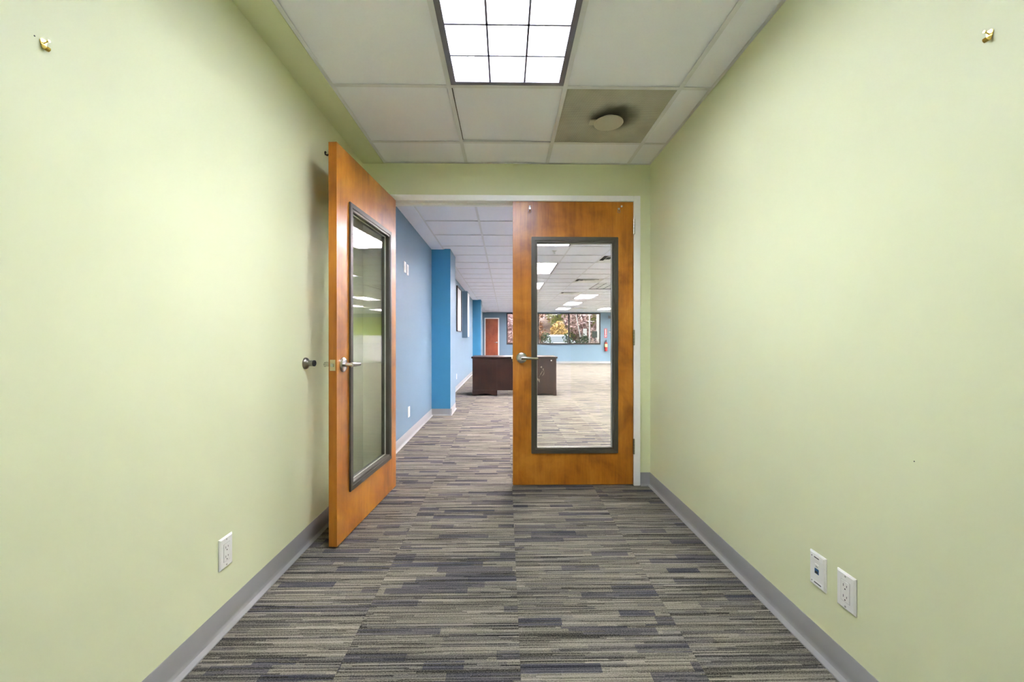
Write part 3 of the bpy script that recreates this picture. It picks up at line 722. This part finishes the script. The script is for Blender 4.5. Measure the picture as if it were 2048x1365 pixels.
# ---- window: three panes
wn = thing('window_1', (0, FY, 0), 'wide dark framed window with three panes showing autumn trees', 'window', kind='structure')
MB().frame(WX0, WZ0, WX1, WZ1, 0.05, 0.03, 0.10).build('window_frame', 'darkwin', wn, 0.003)
pw = (WX1 - WX0 - 0.1) / 3
for i in range(3):
    xa = WX0 + 0.05 + pw * i
    if i: MB().box(xa - 0.028, 0.03, WZ0 + 0.05, xa + 0.028, 0.10, WZ1 - 0.05).build('mullion', 'darkwin', wn, 0.003)
    MB().box(xa + (0.028 if i else 0), 0.062, WZ0 + 0.05, xa + pw - (0.028 if i < 2 else 0), 0.068, WZ1 - 0.05).build('pane', 'wglass', wn, smooth=False)
MB().box(WX0, -0.03, WZ0 - 0.02, WX1, 0.12, WZ0).build('window_sill', 'darkwin', wn, 0.002)

# ---- fire extinguisher, sign, alarm devices
fx = thing('fire_extinguisher', (4.78, FY - 0.085, 0.58), 'red fire extinguisher hanging on the far blue wall right of the window', 'fire extinguisher')
MB().lathe([(0.0, 0.0), (0.055, 0.0), (0.066, 0.012), (0.068, 0.03), (0.068, 0.36), (0.060, 0.40), (0.035, 0.43), (0.022, 0.44)], 24).build('cylinder', 'red', fx)
MB().lathe([(0.0688, 0.20), (0.0692, 0.201), (0.0692, 0.345), (0.0688, 0.346)], 24).build('label_band', 'label', fx)
MB().lathe([(0.02, 0.44), (0.02, 0.47), (0.026, 0.475), (0.026, 0.495), (0.012, 0.50)], 16).build('valve', 'black', fx)
MB().box(-0.012, -0.09, 0.50, 0.012, 0.03, 0.508).box(-0.012, -0.09, 0.53, 0.012, 0.03, 0.538).box(-0.012, 0.01, 0.50, 0.012, 0.03, 0.538).build('carry_handle', 'black', fx, 0.002)
MB().tube([(-0.02, 0, 0.485), (-0.07, -0.02, 0.46), (-0.095, -0.01, 0.38), (-0.085, 0, 0.24), (-0.075, 0, 0.12)], 0.010, 8).build('hose', 'rubber', fx)
MB().box(-0.02, 0.06, 0.34, 0.02, 0.085, 0.42).build('wall_bracket', 'nickel', fx)
sg = thing('extinguisher_sign', (4.78, FY, 1.44), 'narrow upright red sign above the fire extinguisher', 'sign')
MB().box(-0.065, -0.004, -0.22, 0.065, 0, 0.22).build('sign_plate', 'redsign', sg)
MB().box(-0.018, -0.005, -0.08, 0.018, -0.004, 0.19).build('print_strip', 'paper', sg)
MB().prism([(-0.05, -0.11), (0.05, -0.11), (0.0, -0.19)], 'y', -0.005, -0.004).build('arrow', 'paper', sg)
ex = thing('alarm_strobe', (4.97, FY, 2.20), 'small grey alarm box high on the far wall beside the window', 'alarm')
MB().box(-0.07, -0.04, -0.075, 0.07, 0, 0.075).build('housing', 'grey', ex, 0.006)
for q in range(4): MB().box(-0.055, -0.043, -0.055 + q * 0.03, 0.055, -0.039, -0.042 + q * 0.03).build('louvre', 'slot', ex)
pu = thing('pull_station', (4.97, FY, 1.50), 'small grey pull station on the far wall beside the red sign', 'alarm')
MB().box(-0.05, -0.035, -0.06, 0.05, 0, 0.06).build('housing', 'grey', pu, 0.005)
MB().box(-0.035, -0.05, -0.02, 0.035, -0.034, 0.0).build('pull_bar', 'white', pu, 0.003)

# ---- kitchenette in the far right corner (mirrored in the open door's glass)
gp = struct('trim_5', MB().box(6.6, FY - 0.03, 1.35, 8.6, FY, 2.25), 'green2', 'green painted wall panel above the kitchenette', 'wall panel')
struct('trim_6', MB().box(6.6, FY - 0.02, 0.93, 8.6, FY, 1.345), 'white', 'white splashback between counter and green panel', 'splashback')
ct = tag(MB().box(6.58, FY - 0.66, 0.88, 8.62, FY - 0.021, 0.92).build('worktop', 'white', None, 0.006), 'white counter top along the far wall in the right corner', 'worktop')
for i in range(4):
    cb = thing('base_cabinet', (6.6 + 0.5 * i, FY - 0.62, 0), 'white base cabinet under the counter, %s from the window' % ordw[i], 'cabinet', group='kitchenette base cabinets')
    MB().box(0.002, 0, 0.10, 0.498, 0.59, 0.88).box(0.002, 0.06, 0, 0.498, 0.59, 0.10).build('body', 'white', cb)
    d = MB().box(0.008, -0.02, 0.11, 0.492, 0, 0.68).build('cabinet_door', 'white', cb, 0.002)
    MB().tube([(0.44, -0.02, 0.55), (0.44, -0.045, 0.555), (0.44, -0.045, 0.645), (0.44, -0.02, 0.65)], 0.005, 8).build('handle', 'nickel', d)
    d = MB().box(0.008, -0.02, 0.69, 0.492, 0, 0.87).build('drawer', 'white', cb, 0.002)
    MB().tube([(0.2, -0.02, 0.78), (0.205, -0.045, 0.78), (0.295, -0.045, 0.78), (0.3, -0.02, 0.78)], 0.005, 8).build('handle', 'nickel', d)
pc = tag(MB().box(5.95, FY - 0.62, 0, 6.5, FY - 0.03, 1.0).build('side_cabinet', 'label', None, 0.004), 'cream cabinet standing left of the kitchenette counter', 'cabinet')

# ================================================================== OUTSIDE THE WINDOW
M['asphalt'] = plain('asphalt', S(150, 144, 150), 0.9, vary=0.15, scale=3)
M['litter'] = foliage('leaf_litter', S(120, 92, 84), S(160, 126, 112), S(190, 158, 130))
M['bark'] = plain('bark', S(92, 78, 70), 0.9, vary=0.3, scale=5)
M['rust'] = foliage('rust_leaves', S(120, 78, 62), S(178, 124, 96), S(214, 168, 120))
M['mauve'] = foliage('mauve_leaves', S(120, 92, 92), S(170, 138, 134), S(206, 180, 168))
M['gold'] = foliage('gold_leaves', S(140, 104, 60), S(182, 146, 88), S(214, 188, 124))
M['lime'] = foliage('yellow_green_leaves', S(96, 110, 40), S(160, 164, 74), S(204, 196, 110))
M['ever'] = foliage('dark_green_leaves', S(22, 34, 18), S(44, 62, 30), S(82, 100, 48))
M['carpaint'] = plain('silver_white_paint', S(214, 210, 220), 0.25, 0.1, coat=0.6, vary=0.01)
M['carglass'] = plain('dark_car_glass', S(70, 70, 78), 0.08, 0, 0.8)
M['pole'] = plain('pale_pole', S(150, 143, 138), 0.7, vary=0.1)
struct('ground_parking', MB().box(-14, FY + 0.12, -0.25, 30, 34, -0.06), 'asphalt', 'pale asphalt car park outside the window', 'ground')
hill = MB(); nx, ny = 30, 8; vs = []; fs = []
for j in range(ny + 1):
    for i in range(nx + 1):
        x = -24 + 64 * i / nx; y = 34 + 26 * j / ny
        vs.append((x, y, -0.06 + 9.5 * (j / ny) ** 1.1 + (0.35 * math.sin(x * 0.7 + j) if j else 0)))
for j in range(ny):
    for i in range(nx): a = j * (nx + 1) + i; fs.append((a, a + 1, a + nx + 2, a + nx + 1))
struct('ground_hillside', hill.add(vs, fs), 'litter', 'wooded slope strewn with fallen leaves beyond the car park', 'hillside')
def hillz(y): return -0.06 if y < 34 else -0.06 + 9.5 * ((y - 34) / 26) ** 1.1
def leaf_cloud(name, mat, parent, blobs, n, size, rnd):
    vs = []; fs = []
    tot = sum(b[3] ** 2 for b in blobs)
    for (bx, by, bz, br) in blobs:
        for _ in range(int(n * br * br / tot)):
            while True:
                p = Vector((rnd.uniform(-1, 1), rnd.uniform(-1, 1), rnd.uniform(-1, 1)))
                if 0.25 < p.length < 1: break
            p = Vector((bx, by, bz)) + p * br
            a = Vector((rnd.uniform(-1, 1), rnd.uniform(-1, 1), rnd.uniform(-1, 1))).normalized()
            b = a.cross(Vector((rnd.uniform(-1, 1), rnd.uniform(-1, 1), rnd.uniform(-1, 1)))).normalized()
            l = size * rnd.uniform(0.6, 1.3); o = len(vs)
            vs += [p - a * l, p + b * l * 0.45, p + a * l, p - b * l * 0.45]; fs.append((o, o + 1, o + 2, o + 3))
    o = MB().add(vs, fs).build(name, mat, parent, smooth=False); return o
def tree(x, y, h, r, mat, label, seed, low=0.10, n=5200, size=0.15):
    rnd = random.Random(seed); z0 = hillz(y) - 0.1
    t = thing('tree', (x, y, z0), label, 'tree', group='trees on the slope outside')
    MB().tube([(0, 0, 0), (rnd.uniform(-.15, .15), 0, h * 0.4), (rnd.uniform(-.3, .3), 0.1, h * 0.9)], [0.16, 0.11, 0.03], 8).build('trunk', 'bark', t)
    blobs = []
    for i in range(9):
        a = rnd.uniform(0, 6.28); q = rnd.uniform(0.2, 0.75) * r; z = h * (low + (1 - low) * (i + 0.5) / 9)
        blobs.append((math.cos(a) * q, math.sin(a) * q, z, r * rnd.uniform(0.45, 0.7)))
        if i % 2 == 0: MB().tube([(0, 0, z * 0.8), (math.cos(a) * q * 0.6, math.sin(a) * q * 0.6, z * 0.95), (math.cos(a) * q * 1.2, math.sin(a) * q * 1.2, z)], [0.05, 0.03, 0.012], 6).build('branch', 'bark', t)
    leaf_cloud('crown', mat, t, blobs, n, size, rnd)
T = [(-3.2, 37, 5.5, 2.0, 'rust', 'rust leaved tree seen left of the window doors side'), (0.4, 36, 5.2, 1.9, 'mauve', 'mauve brown tree behind the left window pane'),
     (2.6, 38, 5.8, 2.1, 'rust', 'rust brown tree behind the middle window pane'), (4.85, 35.5, 2.2, 0.85, 'gold', 'low golden yellow tree behind the parked car'),
     (4.9, 39, 6.2, 2.2, 'lime', 'tall yellow green tree behind the window mullion'), (6.6, 37, 5.0, 1.9, 'mauve', 'greyish mauve tree behind the leaning pole'),
     (8.2, 39.5, 6.4, 2.3, 'lime', 'yellow green tree behind the right window pane'), (9.6, 37, 5.2, 2.0, 'mauve', 'pale mauve tree beside the grey utility pole'),
     (12.2, 38, 5.8, 2.3, 'rust', 'rust coloured tree out to the right of the window'), (15.5, 38, 5.8, 2.3, 'gold', 'golden tree furthest to the right outside'),
     (1.4, 42, 6.0, 2.3, 'mauve', 'mauve tree higher up the slope to the left'), (6.2, 43, 6.0, 2.4, 'rust', 'rust tree higher up the slope in the centre'), (10.8, 43, 6.0, 2.4, 'mauve', 'mauve tree higher up the slope to the right')]
for i, a in enumerate(T): tree(*a, seed=40 + i)
def shrub(x, y, h, r, mat, label, seed, n=900):
    rnd = random.Random(seed); t = thing('shrub', (x, y, -0.06), label, 'shrub', group='shrubs under the window')
    for i in range(4): a = i * 1.6; MB().tube([(0, 0, 0), (math.cos(a) * r * .3, math.sin(a) * r * .3, h * .5), (math.cos(a) * r * .5, math.sin(a) * r * .5, h * .85)], [0.02, 0.014, 0.006], 6).build('stem', 'bark', t)
    blobs = [(rnd.uniform(-.4, .4) * r, rnd.uniform(-.3, .3) * r, h * q, r * (1.0 - 0.55 * q)) for q in (0.3, 0.5, 0.68, 0.85, 0.93)]
    leaf_cloud('leaves', mat, t, blobs, n, 0.055, rnd)
shrub(0.9, 21.4, 1.25, 0.6, 'ever', 'dark green shrub outside the left window pane', 1)
shrub(2.05, 21.5, 1.42, 0.55, 'ever', 'dark green shrub left of the parked car', 2)
shrub(3.42, 21.4, 1.45, 0.5, 'ever', 'dark green shrub just right of the window mullion', 3)
shrub(4.05, 21.6, 1.36, 0.5, 'ever', 'dark green shrub second right of the mullion', 4)
shrub(4.85, 21.6, 1.15, 0.55, 'mauve', 'low greyish shrub at the right end of the window', 5)
shrub(5.7, 21.7, 1.2, 0.6, 'ever', 'dark green shrub beyond the right end of the window', 6)

# ---- parked car, nose towards the window
cr = thing('parked_car', (3.35, 26.0, -0.06), 'silver white car parked outside behind the shrubs', 'car')
side = [(-2.15, 0.30), (-2.2, 0.55), (-2.1, 0.78), (-1.1, 0.98), (-0.35, 1.42), (0.35, 1.52), (1.2, 1.46), (1.85, 1.12), (2.2, 1.02), (2.25, 0.5), (2.15, 0.28)]
vs = []; fs = []; n = len(side)
for xx, zs, inset in ((-0.90, 1, 0), (-0.80, 1, 1), (0.80, 1, 1), (0.90, 1, 0)):
    for (yy, zz) in side:
        tw = xx
        if zz > 1.0: tw = xx * (0.78 if inset else 0.72)
        vs.append((tw, yy, zz - (0.06 if (not inset and zz > 0.9) else 0)))
for k in range(3):
    for i in range(n): fs.append((k * n + i, k * n + (i + 1) % n, (k + 1) * n + (i + 1) % n, (k + 1) * n + i))
fs += [tuple(range(n)), tuple(3 * n + i for i in range(n))]
MB().add(vs, fs).build('body', 'carpaint', cr, 0.03)
MB().add([(-0.70, -1.03, 1.03), (0.70, -1.03, 1.03), (0.60, -0.38, 1.415), (-0.60, -0.38, 1.415), (-0.70, -1.00, 1.00), (0.70, -1.00, 1.00), (0.60, -0.35, 1.39), (-0.60, -0.35, 1.39)],
         [(0, 1, 2, 3), (7, 6, 5, 4), (0, 4, 5, 1), (1, 5, 6, 2), (2, 6, 7, 3), (3, 7, 4, 0)]).build('windscreen', 'carglass', cr)
for s in (-1, 1):
    MB().add([(s * 0.715, -0.75, 1.05), (s * 0.715, 1.5, 1.08), (s * 0.655, 1.1, 1.36), (s * 0.655, -0.3, 1.36), (s * 0.69, -0.75, 1.05), (s * 0.69, 1.5, 1.08), (s * 0.63, 1.1, 1.36), (s * 0.63, -0.3, 1.36)],
             [(0, 1, 2, 3), (7, 6, 5, 4), (0, 4, 5, 1), (1, 5, 6, 2), (2, 6, 7, 3), (3, 7, 4, 0)]).build('side_window', 'carglass', cr)
    MB().box(s * 0.52, -2.215, 0.62, s * 0.84, -2.10, 0.74).build('headlight', 'plastic', cr, 0.02)
    MB().box(s * 0.86, -0.85, 1.0, s * 1.02, -0.72, 1.12).build('mirror', 'carpaint', cr, 0.02)
    for yy in (-1.35, 1.4):
        wlr = MB().lathe([(0.2, -0.10), (0.30, -0.10), (0.33, -0.06), (0.33, 0.06), (0.30, 0.10), (0.2, 0.10)], 24, 'x', (s * 0.80, yy, 0.33)).build('wheel', 'rubber', cr)
        MB().lathe([(0.19, 0.09 * s), (0.17, 0.11 * s), (0.05, 0.10 * s)], 16, 'x', (s * 0.80, yy, 0.33)).build('hubcap', 'steel', wlr)
MB().box(-0.45, -2.225, 0.50, 0.45, -2.12, 0.62).build('grille', 'black', cr, 0.01)

# ---- poles and box outside
def pole(name, x, y, h, lean, r, label):
    t = thing(name, (x, y, -0.06), label, 'pole'); MB().cyl((0, 0, 0), (lean, 0, h), r, 14, r * 0.85).build('shaft', 'pole', t)
    MB().lathe([(r * 1.7, 0.0), (r * 1.7, 0.06), (r * 1.05, 0.1)], 14).build('footing', 'asphalt', t)
    MB().lathe([(r * 0.95, h - 0.02), (r * 0.95, h + 0.01), (r * 0.4, h + 0.04)], 12, 'z', (lean, 0, 0)).build('cap', 'pole', t); return t
pole('leaning_pole', 5.95, 31, 3.2, -0.62, 0.036, 'thin pale pole leaning left behind the right window pane')
pole('lamp_post', 6.25, 30.5, 5.2, 0.04, 0.05, 'straight pale post behind the right window pane')
up = pole('utility_pole', 6.95, 30.5, 7.5, 0.0, 0.17, 'thick pale grey utility pole at the right edge of the window')
bx = thing('meter_box', (6.35, 29.2, -0.06), 'dark box on a post in front of the grey utility pole', 'box')
MB().cyl((0, 0, 0), (0, 0, 1.35), 0.04, 10).build('post', 'black', bx); MB().box(-0.17, -0.12, 1.35, 0.17, 0.12, 1.80).build('case', 'black', bx, 0.01)
sgn = thing('notice_board', (5.75, 29.6, -0.06), 'pale board on legs beside the dark box outside', 'sign')
MB().box(-0.14, -0.02, 1.45, 0.14, 0.02, 2.0).build('board', 'pole', sgn, 0.005)
for s in (-0.1, 0.1): MB().cyl((s, 0, 0), (s, 0, 1.46), 0.02, 8).build('leg', 'pole', sgn)
